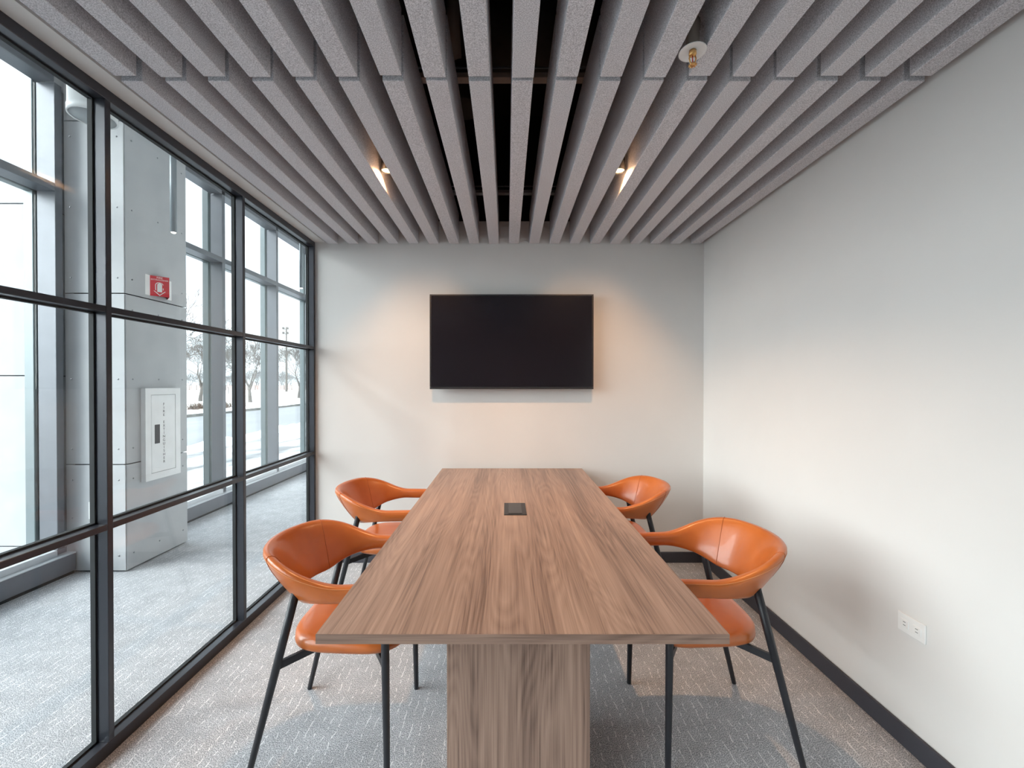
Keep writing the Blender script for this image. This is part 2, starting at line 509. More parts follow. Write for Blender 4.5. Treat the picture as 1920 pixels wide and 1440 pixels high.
# corridor shell
tag(box(-3.50, -1.40, -6.0, 8.6, Z_COR, Z_COR + 0.1).build('ceiling_corridor', 'white_paint'), kind='structure')
tag(box(-3.32, -1.55, 8.5, 8.6, 0, Z_COR).build('wall_corridor_end', 'paint'), kind='structure')
tag(box(-1.541, -1.42, YB + 0.12, 8.5, 0, Z_COR).build('wall_corridor_right', 'paint'), kind='structure')
tag(box(-3.32, 1.70, -6.1, -6.0, 0, Z_COR).build('wall_corridor_start', 'paint'), kind='structure')

# ------------------------------------------------------------------ glass partition (room / corridor)
win = thing('window_1', (XL, 0.8, 0), 'charcoal framed glass partition along the left side of the meeting room', None, None, 'structure')
ym = [-0.865, -0.057, 0.751, 1.559, 2.367]           # near faces of the mullions
MW = 0.023
for y in ym:
    MB().bbox(XL - 0.060, XL, y, y + MW, 0.050, 2.438, 0.0015).build('mullion', 'frame', win)
MB().bbox(XL - 0.060, XL, YB - 0.024, YB, 0.0, 2.478, 0.0015).build('jamb', 'frame', win)
MB().bbox(XL - 0.060, XL, YF, YF + 0.024, 0.0, 2.478, 0.0015).build('jamb', 'frame', win)
MB().bbox(XL - 0.060, XL, YF + 0.024, YB - 0.024, 0.0, 0.050, 0.002).build('bottom_rail', 'frame', win)
MB().bbox(XL - 0.060, XL, YF + 0.024, YB - 0.024, 2.438, 2.478, 0.002).build('top_rail', 'frame', win)
edges = [YF + 0.024] + [e for y in ym for e in (y, y + MW)] + [YB - 0.024]
rails = [(0.841, 0.864), (1.650, 1.673)]
zb = [0.050, 0.841, 0.864, 1.650, 1.673, 2.438]
for k in range(0, len(edges), 2):
    y0, y1 = edges[k], edges[k + 1]
    for z0, z1 in rails:
        MB().bbox(XL - 0.060, XL, y0, y1, z0, z1, 0.0015).build('transom', 'frame', win)
    for r in range(3):
        z0, z1 = zb[2 * r], zb[2 * r + 1]
        pane = box(XG - 0.004, XG + 0.004, y0 + 0.002, y1 - 0.002, z0 + 0.002, z1 - 0.002).build('glass_pane', 'glass', win)
        g = MB()
        for (a0, a1, b0, b1) in ((y0, y0 + 0.006, z0, z1), (y1 - 0.006, y1, z0, z1), (y0, y1, z0, z0 + 0.006), (y0, y1, z1 - 0.006, z1)):
            g.box(XG - 0.009, XG + 0.009, a0, a1, b0, b1)
        gk = g.build('gasket', 'gasket', win)

# ------------------------------------------------------------------ outer curtain wall
ext = thing('window_2', (X_EXT, 2.0, 0), 'tall grey aluminium facade glazing looking out on a snowy street', None, None, 'structure')
Z_SILL, Z_HEAD, ZT0, ZT1 = 0.20, 3.52, 2.752, 2.808
XE_G = -3.345
ye = [-5.9, -4.8, -3.69, -2.58, -1.46, -0.35, 0.76, 1.88, 2.995]
ye2 = [3.70, 4.752, 5.865, 6.98, 8.09]
def ext_span(ys, first, last):
    for i, y in enumerate(ys):
        MB().bbox(X_EXT - 0.13, X_EXT, y, y + 0.05, Z_SILL, Z_HEAD, 0.002).build('mullion', 'ext_frame', ext)
        MB().bbox(X_EXT - 0.225, X_EXT - 0.155, y - 0.004, y + 0.054, 0.0, Z_COR, 0.004).build('mullion_cap', 'ext_cap', ext)
    for a, b in zip(ys[:-1], ys[1:]):
        y0, y1 = a + 0.05, b
        MB().bbox(X_EXT - 0.13, X_EXT, y0, y1, ZT0, ZT1, 0.002).build('transom', 'ext_frame', ext)
        MB().bbox(X_EXT - 0.215, X_EXT - 0.155, y0, y1, ZT0, ZT1, 0.004).build('transom_cap', 'ext_cap', ext)
        MB().bbox(X_EXT - 0.13, X_EXT, y0, y1, Z_SILL - 0.05, Z_SILL, 0.002).build('sill_rail', 'sill_trim', ext)
        MB().bbox(X_EXT - 0.13, X_EXT, y0, y1, Z_HEAD, Z_HEAD + 0.09, 0.002).build('head_rail', 'ext_frame', ext)
        for z0, z1 in ((Z_SILL, ZT0), (ZT1, Z_HEAD)):
            box(XE_G - 0.006, XE_G + 0.006, y0, y1, z0, z1).build('glass_pane', 'ext_glass', ext)
ext_span(ye, 0, 0)
ext_span(ye2, 0, 0)
tag(box(X_EXT - 0.15, X_EXT - 0.021, -6.0, 8.5, 0, Z_SILL - 0.05).build('wall_sill', 'ext_frame'), kind='structure')
tag(box(X_EXT - 0.20, X_EXT, -6.0, 8.5, Z_HEAD + 0.09, Z_COR).build('wall_head', 'white_paint'), kind='structure')

# low heater covers under the outer glazing
def heater(y0, y1, label):
    t = thing('heater_cover', (X_EXT + 0.03, (y0 + y1) / 2, 0), label, 'heater', 'heater covers')
    MB().bbox(X_EXT - 0.02, X_EXT + 0.045, y0, y1, 0.025, 0.150, 0.003).build('cover', 'sill', t)
    MB().bbox(X_EXT - 0.02, X_EXT + 0.048, y0, y1, 0.150, 0.158, 0.001).build('top_trim', 'sill_trim', t)
    MB().box(X_EXT - 0.02, X_EXT + 0.03, y0, y1, 0, 0.025).build('plinth', 'gasket', t)
    return t
heater(-1.2, 3.078, 'dark low heater cover along the facade, on the near side of the clad column')
heater(3.72, 8.4, 'grey low heater cover along the facade, beyond the clad column')

# ------------------------------------------------------------------ clad column between the heaters
CX0, CX1, CY0, CY1 = -3.19, -2.795, 3.09, 3.681
col = thing('clad_column', ((CX0 + CX1) / 2, (CY0 + CY1) / 2, 0), 'column clad in pale grey screwed panels standing in the corridor', 'column')
MB().box(CX0, CX1 - 0.035, CY0 + 0.02, CY1 - 0.06, 0, Z_COR).build('core', 'core', col)
zr = [0.012, 0.788, 0.796, 2.044, 2.052, 3.302, 3.310, Z_COR - 0.005]
screw_me = MB().lathe([(0.0, 0.0), (0.006, 0.0), (0.006, 0.0025), (0.0, 0.003)], 8).mesh('screw', 'screw')
def screw(parent, p, axis):
    o = child('screw', screw_me, parent, Vector(p) - Vector(parent.location))
    o.rotation_euler = (math.pi / 2, 0, 0) if axis == '-y' else (0, math.pi / 2, 0)
    return o
for r in range(0, 8, 2):
    z0, z1 = zr[r], zr[r + 1]
    MB().bbox(-3.235, CX1 - 0.006, CY0, CY0 + 0.012, z0, z1, 0.001).build('panel', 'panel', col)
    MB().bbox(CX1 - 0.012, CX1, CY0 + 0.006, CY1, z0, z1, 0.001).build('panel', 'panel', col)
    MB().bbox(-3.13, CX1 - 0.014, CY1 - 0.012, CY1, z0, z1, 0.001).build('panel', 'panel', col)
    for z in (z0 + 0.11, (z0 + z1) / 2, z1 - 0.11):
        for x in (-3.19, CX1 - 0.055):
            screw(col, (x, CY0, z), '-y')
        for y in (CY0 + 0.06, (CY0 + CY1) / 2, CY1 - 0.05):
            if z0 < 1.4 and z1 > 0.6 and CY0 + 0.1 < y < CY1 - 0.06 and 0.6 < z < 1.4: continue
            screw(col, (CX1, y, z), '+x')

# the same cladding on the pier outside the glass
pier = thing('clad_pier', (-3.95, 3.3, -0.1), 'white panel clad pier standing outside the facade glass at the far left', 'pier')
MB().box(-4.55, -3.46, CY0 + 0.02, CY1, -0.1, 4.6).build('core', 'core', pier)
zp = [-0.08, 0.185, 0.193, 1.441, 1.449, 2.700, 2.708, 3.955, 3.963, 4.6]
for r in range(0, len(zp), 2):
    MB().bbox(-4.56, -3.452, CY0, CY0 + 0.012, zp[r], zp[r + 1], 0.001).build('panel', 'panel', pier)
    MB().bbox(-3.462, -3.45, CY0 + 0.014, CY1, zp[r], zp[r + 1], 0.001).build('panel', 'panel', pier)
    for z in (zp[r] + 0.11, zp[r + 1] - 0.11):
        for x in (-3.50, -4.0, -4.5):
            screw(pier, (x, CY0, z), '-y')

# ------------------------------------------------------------------ ceiling baffles
BW, PITCHX, BX0, BH = 0.076, 0.1549, -1.374, 0.235
near_me = MB().bbox(0, BW, 0, 1.4917 - (YF + 0.05), 0, BH, 0.0025, 2).mesh('ceiling_baffle', 'felt')
far_me = MB().bbox(0, BW, 0, YB - 0.006 - 1.510, 0, BH, 0.0025, 2).mesh('ceiling_baffle', 'felt')
random.seed(4)
for i in range(19):
    x = BX0 + i * PITCHX
    for row, me, y in (('near', near_me, YF + 0.05), ('far', far_me, 1.510)):
        o = bpy.data.objects.new('ceiling_baffle', me)
        o.location = (x + random.uniform(-0.002, 0.002), y + (random.uniform(-0.006, 0.004) if row == 'near' else 0), ZS + random.uniform(-0.0015, 0.0015))
        C.objects.link(o)
        if row == 'near':
            lab = 'grey felt ceiling baffle, %s from the glass partition, in the front row' % ORD[i]
        else:
            lab = 'grey felt ceiling baffle, %s from the glass partition, in the back row' % ORD[i]
        tag(o, lab, 'ceiling baffle', 'felt ceiling baffles')

# carriers and ductwork glimpsed between the baffles
def carrier(y, z, x0, x1, label, mat):
    t = thing('baffle_carrier', ((x0 + x1) / 2, y, z), label, 'rail', 'carrier rails over the baffles')
    MB().bbox(x0, x1, y, y + 0.04, z, z + 0.022, 0.001).build('channel', mat, t)
    MB().box(x0, x1, y + 0.01, y + 0.016, z + 0.048, z + 0.054).build('rod', 'wire', t)
    for k in range(5):
        x = x0 + 0.08 + (x1 - x0 - 0.16) * k / 4
        MB().box(x - 0.004, x + 0.004, y + 0.008, y + 0.02, z + 0.02, Z_TOP).build('hanger', 'wire', t)
    return t
carrier(1.845, ZS + BH + 0.02, -1.35, 1.48, 'lamp-tinted carrier channel crossing above the baffles near the row joint', 'channel')
carrier(2.955, ZS + BH + 0.02, -1.35, 1.48, 'thin steel carrier rail crossing above the baffles towards the back wall', 'wire')
du = thing('round_duct', (-0.05, 2.3, 3.05), 'dark round air duct hidden above the middle baffles', 'duct')
MB().tube([(-0.25, 2.15, 3.12), (0.50, 2.15, 3.12)], 0.16, 28).build('duct_body', 'duct', du)
MB().tube([(-0.28, 2.15, 3.12), (-0.22, 2.15, 3.12)], 0.172, 28).build('collar', 'channel', du)
MB().tube([(-0.22, 2.15, 3.0), (-0.22, 2.15, 2.80), (-0.22, 2.15, 2.78)], [0.085, 0.085, 0.088], 24).build('drop', 'duct', du)

# ------------------------------------------------------------------ downlights between the baffles
def downlight(x, y, label, z=2.522):
    t = thing('downlight', (x, y, z), label, 'downlight', 'warm downlights between the baffles')
    can = MB()
    can.lathe([(0.0, 0.16), (0.031, 0.16), (0.031, 0.0), (0.028, 0.0), (0.028, 0.012), (0.0, 0.012)], 24)
    o = can.build('can', 'lamp_body', t, world=False)
    MB().lathe([(0.0, 0.006), (0.0275, 0.006), (0.0275, 0.010), (0.0, 0.010)], 24).build('lens', 'lamp_lens', t, world=False)
    MB().tube([(0, 0, 0.16), (0, 0, Z_TOP - z)], 0.006, 8).build('stem', 'lamp_body', t, world=False)
    ld = bpy.data.lights.new('downlight_beam', 'SPOT')
    ld.energy = LAMP_W; ld.color = LAMP_COL; ld.spot_size = math.radians(158); ld.spot_blend = 0.7
    ld.shadow_soft_size = 0.018
    lo = bpy.data.objects.new('beam', ld)
    C.objects.link(lo); lo.parent = t; lo.location = (0, 0, 0.0035)
    return t
GAP_L = BX0 + 4 * PITCHX + BW + (PITCHX - BW) / 2
GAP_R = BX0 + 12 * PITCHX + BW + (PITCHX - BW) / 2
downlight(GAP_L, 2.262, 'lit warm downlight between the baffles, left of the table')
downlight(GAP_R, 2.262, 'lit warm downlight between the baffles, right of the table')

# ------------------------------------------------------------------ sprinkler
sx, sy = GAP_R + 0.002, 1.372
sp = thing('fire_sprinkler', (sx, sy, 2.415), 'brass fire sprinkler with white round plate hanging between the baffles', 'sprinkler')
MB().tube([(sx, sy, 2.56), (sx, sy, Z_TOP)], 0.014, 14).build('pipe', 'pipe', sp)
MB().lathe([(0.0, 2.560), (0.021, 2.560), (0.023, 2.553), (0.023, 2.530), (0.020, 2.524), (0.020, 2.466), (0.0, 2.466)], 18, (sx, sy)).build('socket', 'pipe', sp)
MB().lathe([(0.0, 2.466), (0.012, 2.4665), (0.036, 2.463), (0.0425, 2.460), (0.0425, 2.458), (0.036, 2.461), (0.012, 2.4635), (0.0, 2.4635)], 30, (sx, sy)).build('escutcheon', 'white_plastic', sp)
MB().lathe([(0.0, 2.4635), (0.011, 2.4635), (0.012, 2.450), (0.008, 2.446), (0.0, 2.446)], 12, (sx, sy)).build('nozzle', 'brass', sp)
for s in (-1, 1):
    MB().tube([(sx + s * 0.008, sy, 2.449), (sx + s * 0.011, sy, 2.438), (sx + s * 0.008, sy, 2.426), (sx, sy, 2.421)], 0.0022, 8).build('frame_arm', 'brass', sp)
MB().tube([(sx, sy, 2.446), (sx, sy, 2.424)], 0.0018, 8).build('bulb', 'red', sp)
d = MB()
d.lathe([(0.0, 2.420), (0.008, 2.420), (0.008, 2.4175), (0.0, 2.4165)], 12, (sx, sy))
for k in range(10):
    t = 2 * math.pi * k / 10
    d.obb((sx + 0.007 * math.cos(t), sy + 0.007 * math.sin(t), 2.4185), (sx + 0.013 * math.cos(t), sy + 0.013 * math.sin(t), 2.4165), 0.0042, 0.0015)
d.build('deflector', 'brass', sp)

# ------------------------------------------------------------------ television
TX0, TX1, TZ0, TZ1, TY = -0.581, 0.656, 1.345, 2.060, 3.178
tv = thing('television', ((TX0 + TX1) / 2, TY + 0.03, TZ0), 'switched-off flat television mounted on the back wall', 'television')
MB().bbox(TX0 + 0.02, TX1 - 0.02, TY + 0.026, TY + 0.062, TZ0 + 0.03, TZ1 - 0.02, 0.006).build('back_cover', 'black_plastic', tv)
MB().bbox(TX0, TX1, TY + 0.004, TY + 0.028, TZ0, TZ1, 0.002).build('rim', 'tv_side', tv)
bz = MB()
b_ = 0.011
for a in ((TX0, TX1, TZ1 - b_, TZ1), (TX0, TX1, TZ0, TZ0 + b_ * 1.4), (TX0, TX0 + b_, TZ0 + b_ * 1.4, TZ1 - b_), (TX1 - b_, TX1, TZ0 + b_ * 1.4, TZ1 - b_)):
    bz.box(a[0] + 0.001, a[1] - 0.001, TY, TY + 0.006, a[2] + 0.001, a[3] - 0.001)
bz.build('bezel', 'black_plastic', tv)
box(TX0 + b_, TX1 - b_, TY + 0.002, TY + 0.005, TZ0 + b_ * 1.4, TZ1 - b_).build('screen', 'screen', tv)
MB().box(-0.16, 0.24, TY + 0.062, YB, TZ0 + 0.2, TZ1 - 0.2).build('wall_mount', 'black_metal', tv)
MB().bbox(0.03, 0.045, TY - 0.001, TY + 0.002, TZ0 + 0.004, TZ0 + 0.010, 0.0005).build('logo_plate', 'dark_plastic', tv)

# ------------------------------------------------------------------ conference table
AX0, AX1, AY0, AY1, AZ = -0.492, 0.574, 1.0797, 3.214, 0.740
TT = 0.0255
tb = thing('conference_table', ((AX0 + AX1) / 2, (AY0 + AY1) / 2, 0), 'long walnut laminate conference table on slab pedestals', 'table')
MB().bbox(AX0 + 0.0015, AX1 - 0.0015, AY0 + 0.0015, AY1 - 0.0015, AZ - TT + 0.0005, AZ, 0.0008).build('table_top', 'wood_y', tb)
for a in ((AX0, AX1, AY0, AY0 + 0.0015), (AX0, AX1, AY1 - 0.0015, AY1)):
    box(*a, AZ - TT, AZ - 0.0006).build('end_edge_band', 'wood_x', tb)
for x in (AX0, AX1 - 0.0015):
    box(x, x + 0.0015, AY0 + 0.0015, AY1 - 0.0015, AZ - TT, AZ - 0.0006).build('side_edge_band', 'wood_y', tb)
PX = (AX0 + AX1) / 2 - 0.003
for y in (1.352, 2.56):
    MB().bbox(PX - 0.231, PX + 0.231, y, y + 0.38, 0.0, AZ - TT, 0.001).build('pedestal', 'wood_z', tb)
pm = MB()
pm.bbox(-0.013, 0.099, 2.062, 2.268, AZ - 0.002, AZ + 0.003, 0.0012)
pw = pm.build('power_module', 'black_plastic', tb)
pl = MB().bbox(0.009, 0.077, 2.078, 2.252, AZ + 0.003, AZ + 0.0052, 0.001).build('lid', 'dark_plastic', pw)

# ------------------------------------------------------------------ chairs
def smooth01(t):
    t = max(0.0, min(1.0, t)); return t * t * (3 - 2 * t)

def band_path(n):
    """plan of the horseshoe back: (x, y, nx, ny) at n stations of equal arc length"""
    pts = []
    bq = 0.246
    for k in range(41):
        x = 0.255 + (-0.035 - 0.255) * k / 40
        y = -(0.232 + (bq - 0.232) * smooth01((0.255 - x) / 0.29))
        pts.append((x, y))
    for k in range(1, 160):
        t = math.pi * k / 160
        pts.append((-0.035 - 0.212 * math.sin(t), -bq * math.cos(t)))
    pts += [(x, -y) for x, y in reversed(pts[:41])]
    s = [0.0]
    for a, b in zip(pts[:-1], pts[1:]):
        s.append(s[-1] + math.hypot(b[0] - a[0], b[1] - a[1]))
    out = []; j = 0
    for i in range(n):
        t = s[-1] * i / (n - 1)
        while j < len(s) - 2 and s[j + 1] < t: j += 1
        q = (t - s[j]) / (s[j + 1] - s[j])
        x = pts[j][0] + (pts[j + 1][0] - pts[j][0]) * q
        y = pts[j][1] + (pts[j + 1][1] - pts[j][1]) * q
        out.append((x, y))
    res = []
    for i in range(n):
        a = out[max(i - 1, 0)]; b = out[min(i + 1, n - 1)]
        dx, dy = b[0] - a[0], b[1] - a[1]
        l = math.hypot(dx, dy)
        res.append((out[i][0], out[i][1], dy / l, -dx / l))     # normal pointing inward
    return res

def band_section(st, end, grow=0.0, K=22):
    x, y, nx, ny = st
    w = smooth01((0.09 - x) / 0.30)
    ztop = 0.697 + 0.088 * w
    zbot = 0.640 - 0.045 * w
    th = 0.050 + (0.040 - 0.050) * w
    lean = 0.112 * w                     # the top leans outward, the foot inward
    zc, h = (ztop + zbot) / 2, (ztop - zbot) / 2
    h, th = h * end, th * end
    ring = []
    for k in range(K):
        t = 2 * math.pi * k / K
        c, s = math.cos(t), math.sin(t)
        ex = 0.72
        n_ = math.copysign(abs(c) ** ex, c) * (th / 2 + grow)
        z_ = math.copysign(abs(s) ** ex, s) * (h + grow)
        n_ *= 1.0 + 0.22 * w * (s if s > 0 else 0.9 * s)          # fuller rim, thinner foot
        off = n_ - 0.012 * w + lean * (1 - z_ / max(h, 1e-4)) / 2
        bulge = 0.006 * w * (1 - (z_ / max(h, 1e-4)) ** 2)
        off -= bulge
        ring.append((x + nx * off, y + ny * off, zc + z_))
    return ring

def chair():
    root = thing('armchair', (0, 0, 0))
    N = 90
    path = band_path(N)
    K = 22
    v = []; f = []
    for i, st in enumerate(path):
        e = min(i, N - 1 - i)
        end = [0.35, 0.80, 0.95, 1.0][min(e, 3)]
        v += band_section(st, end, 0.0, K)
    for i in range(N - 1):
        for k in range(K):
            k2 = (k + 1) % K
            f.append((i * K + k, i * K + k2, (i + 1) * K + k2, (i + 1) * K + k))
    f.append(tuple(range(K))); f.append(tuple((N - 1) * K + k for k in reversed(range(K))))
    mb = MB().add(v, f, True)
    back = mb.build('backrest', 'leather', root)
    # cross seams where the arms meet the back, and the stitch line along the outside
    for idx in (30, N - 31):
        ring = band_section(path[idx], 1.0, 0.0006, K)
        sm = MB().tube(ring + [ring[0]], 0.0011, 5, False)
        sm.build('seam', 'seam', back)
    st_pts = [band_section(path[i], 1.0, 0.0004, K)[8] for i in range(3, N - 3)]
    MB().tube(st_pts, 0.0009, 5).build('stitching', 'stitch', back)
    # seat pad
    prof = [(0.0, 0.447), (0.78, 0.447), (0.93, 0.453), (0.985, 0.463), (1.0, 0.474), (0.988, 0.487), (0.95, 0.496), (0.86, 0.501), (0.6, 0.498), (0.3, 0.495), (0.0, 0.494)]
    n = 64
    sv = []; sf = []
    for r, z in prof:
        for k in range(n):
            t = 2 * math.pi * k / n
            c, s = math.cos(t), math.sin(t)
            px = math.copysign(abs(c) ** 0.50, c) * 0.220
            py = math.copysign(abs(s) ** 0.62, s) * (0.225 + 0.020 * px / 0.220)
            lift = -0.010 * (px / 0.205 + 0.2) if z < 0.48 else 0
            sv.append((0.083 + px * r, py * r, z - 0.009 - 0.006 * (px / 0.205) * r * (1 if z > 0.48 else -0.8)))
    for i in range(len(prof) - 1):
        for k in range(n):
            k2 = (k + 1) % n
            sf.append((i * n + k, i * n + k2, (i + 1) * n + k2, (i + 1) * n + k))
    seat = MB().add(sv, sf, True).build('seat', 'leather', root)
    # legs and under-seat braces
    for sy_ in (-1, 1):
        b0, b1 = Vector((-0.243, sy_ * 0.235, 0)), Vector((-0.078, sy_ * 0.212, 0.665))
        f0, f1 = Vector((0.243, sy_ * 0.235, 0)), Vector((0.232, sy_ * 0.224, 0.665))
        for p0, p1, inner in ((b0, b1, Vector((0.05, sy_ * 0.055, 0.434))), (f0, f1, Vector((0.12, sy_ * 0.055, 0.434)))):
            pts = [p0.lerp(p1, t) for t in (0, 0.004, 0.35, 0.7, 1.0)]
            leg = MB().tube(pts, [0.0092, 0.0100, 0.0122, 0.0140, 0.0142], 14).build('leg', 'black_metal', root)
            q = p0.lerp(p1, 0.615)
            MB().obb(q, inner, 0.012, 0.026).build('brace', 'black_metal', root)
    MB().bbox(0.02, 0.15, -0.075, 0.075, 0.424, 0.441, 0.002).build('seat_plate', 'black_metal', root)
    return root

c0 = chair()
spots = [(-0.653, 1.670, 0.0, 'cognac leather armchair at the near left corner of the table, by the glass'),
         (-0.735, 2.520, 0.0, 'cognac leather armchair at the far left of the table, near the back wall'),
         (0.809, 1.705, math.pi, 'cognac leather armchair at the near right of the table, beside the wall outlet'),
         (0.715, 2.580, math.pi, 'cognac leather armchair at the far right of the table, in the room corner')]
for i, (x, y, rz, lab) in enumerate(spots):
    o = c0 if i == 0 else copy_tree(c0)
    o.location = (x, y, 0); o.rotation_euler = (0, 0, rz)
    tag(o, lab, 'chair', 'leather armchairs round the table')

# ------------------------------------------------------------------ wall outlets
ou = thing('wall_outlet', (XR, 1.576, 0.436), 'white sideways duplex outlet low on the right wall', 'outlet')
MB().bbox(XR - 0.006, XR, 1.522, 1.630, 0.436, 0.507, 0.002).build('plate', 'white_plastic', ou)
for y in (1.552, 1.600):
    s_ = MB().bbox(XR - 0.009, XR - 0.005, y - 0.017, y + 0.017, 0.456, 0.487, 0.002).build('socket', 'white_plastic', ou)
    for dz in (-0.006, 0.006):
        box(XR - 0.0096, XR - 0.0085, y - 0.006, y + 0.004, 0.4715 + dz - 0.001, 0.4715 + dz + 0.001).build('slot', 'slot', s_)
oc = thing('column_outlet', (-3.03, CY0, 0.39), 'small white outlet plate low on the front of the clad column', 'outlet')
MB().bbox(-3.068, -2.998, CY0 - 0.006, CY0, 0.392, 0.518, 0.002).build('plate', 'white_plastic', oc)
MB().bbox(-3.050, -3.016, CY0 - 0.009, CY0 - 0.005, 0.415, 0.495, 0.002).build('rocker', 'white_paint', oc)

# ------------------------------------------------------------------ extinguisher sign on the column
FX = CX1
sg = thing('extinguisher_sign', (FX, 3.39, 2.080), 'red and white V-shaped fire extinguisher sign projecting from the column', 'sign')
SZ0, SZ1 = 2.078, 2.236
MB().box(FX, FX + 0.002, 3.262, 3.305, SZ0, SZ1).build('flange', 'white_plastic', sg)
MB().box(FX, FX + 0.002, 3.473, 3.516, SZ0, SZ1).build('flange', 'white_plastic', sg)
near_f = MB().obb((FX + 0.001, 3.305, (SZ0 + SZ1) / 2), (FX + 0.085, 3.389, (SZ0 + SZ1) / 2), 0.002, SZ1 - SZ0).build('face', 'red', sg)
far_f = MB().obb((FX + 0.085, 3.389, (SZ0 + SZ1) / 2), (FX + 0.001, 3.473, (SZ0 + SZ1) / 2), 0.002, SZ1 - SZ0).build('face', 'red', sg)
for face, org, nrm in ((near_f, (FX + 0.0437, 3.3463, (SZ0 + SZ1) / 2), (1, -1, 0)), (far_f, (FX + 0.0437, 3.4317, (SZ0 + SZ1) / 2), (1, 1, 0))):
    pmx = plane_mtx(org, nrm)
    text('FIRE', 0.021, 'white_ink', face, pmx @ Matrix.Translation((0, 0.066, 0)), depth=0.0005)
    text('EXTINGUISHER', 0.0158, 'white_ink', face, pmx @ Matrix.Translation((0, 0.0495, 0)), depth=0.0005)
    ic = MB()
    bw = 0.0150
    body = [(-bw, -0.045), (bw, -0.045), (bw, 0.012), (bw * 0.8, 0.020), (bw * 0.3, 0.024), (bw * 0.3, 0.031), (-bw * 0.3, 0.031), (-bw * 0.3, 0.024), (-bw * 0.8, 0.020), (-bw, 0.012)]
    ic.prism(body, pmx, 0.0006)
    def arc(r0, r1, a0, a1, cx, cy, nn=10):
        p = [(cx + r1 * math.cos(a0 + (a1 - a0) * k / nn), cy + r1 * math.sin(a0 + (a1 - a0) * k / nn)) for k in range(nn + 1)]
        p += [(cx + r0 * math.cos(a1 + (a0 - a1) * k / nn), cy + r0 * math.sin(a1 + (a0 - a1) * k / nn)) for k in range(nn + 1)]
        return p
    ic.prism(arc(0.021, 0.026, math.pi * 0.55, math.pi * 1.05, -0.002, 0.006), pmx, 0.0006)
    ic.prism([(-0.028, 0.004), (-0.023, 0.004), (-0.022, -0.032), (-0.027, -0.032)], pmx, 0.0006)
    ic.prism(arc(0.021, 0.025, math.pi * 0.10, math.pi * 0.45, 0.000, 0.006), pmx, 0.0006)
    ic.prism([(0.020, -0.028), (0.024, -0.028), (0.024, -0.012), (0.020, -0.012)], pmx, 0.0006)
    ic.build('pictogram', 'white_ink', face)
    ch = MB().prism([(-0.038, -0.038), (-0.031, -0.038), (0.0, -0.066), (0.031, -0.038), (0.038, -0.038), (0.0, -0.074)], pmx, 0.0006)
    ch.build('arrow', 'white_ink', face)

# ------------------------------------------------------------------ extinguisher cabinet on the column
KY0, KY1, KZ0, KZ1 = 3.216, 3.560, 0.634, 1.351
kb = thing('extinguisher_cabinet', (FX, (KY0 + KY1) / 2, KZ0), 'white fire extinguisher cabinet with vertical lettering on the column', 'cabinet')
KX = FX + 0.037
MB().box(FX, KX - 0.004, KY0 + 0.001, KY1 - 0.001, KZ0 + 0.001, KZ1 - 0.001).build('body', 'cabinet', kb)
fr = MB()
w_ = 0.052
for a in ((KY0, KY1, KZ1 - w_, KZ1), (KY0, KY1, KZ0, KZ0 + w_), (KY0, KY0 + w_, KZ0 + w_, KZ1 - w_), (KY1 - w_, KY1, KZ0 + w_, KZ1 - w_)):
    fr.box(KX - 0.005, KX, a[0], a[1], a[2], a[3])
fr.build('frame', 'cabinet', kb)
box(KX - 0.0045, KX - 0.0035, KY0 + w_, KY1 - w_, KZ0 + w_, KZ1 - w_).build('door_gap', 'cab_gap', kb)
dr = MB().bbox(KX - 0.005, KX - 0.0005, KY0 + w_ + 0.003, KY1 - w_ - 0.003, KZ0 + w_ + 0.003, KZ1 - w_ - 0.003, 0.001).build('door', 'cabinet', kb)
MB().bbox(KX - 0.001, KX + 0.001, 3.300, 3.348, 0.915, 1.064, 0.0004).build('pull', 'core', dr)
for k, ch_ in enumerate('FIRE EXTINGUISHER'):
    if ch_ != ' ':
        text(ch_, 0.030, 'ink', dr, plane_mtx((KX - 0.0003, 3.389, 1.222 - k * 0.0288), (1, 0, 0)), name='letter', depth=0.0005)

# ------------------------------------------------------------------ corridor lamps
def pendant(x, y, z, label):
    t = thing('tube_pendant', (x, y, z), label, 'pendant light', 'slim tube pendants in the corridor')
    MB().lathe([(0.0, 0.9), (0.020, 0.9), (0.020, 0.0), (0.017, 0.0), (0.017, 0.008), (0.0, 0.008)], 18).build('tube', 'steel_tube', t, world=False)
    MB().lathe([(0.0, -0.006), (0.010, -0.004), (0.0168, 0.004), (0.0, 0.006)], 18).build('lens', 'pendant_lens', t, world=False)
    MB().tube([(0, 0, 0.9), (0, 0, Z_COR - z)], 0.004, 8).build('cord', 'black_plastic', t, world=False)
    return t
pendant(-2.35, 2.98, 2.452, 'slim grey tube pendant hanging in front of the clad column')
pendant(-2.35, 4.83, 2.480, 'slim grey tube pendant hanging beyond the column, against the sky')
cl = thing('ceiling_can_light', (-2.205, 2.255, 2.80), 'fat pale cylinder ceiling light hanging in the corridor', 'ceiling light')
MB().lathe([(0.0, 0.95), (0.098, 0.95), (0.098, 0.035), (0.101, 0.035), (0.101, 0.0), (0.094, 0.0), (0.094, 0.002)], 36).build('can', 'white_can', cl, world=False)
MB().lathe([(0.0, 0.002), (0.0945, 0.002), (0.0945, 0.006), (0.0, 0.006)], 36).build('diffuser', 'can_under', cl, world=False)

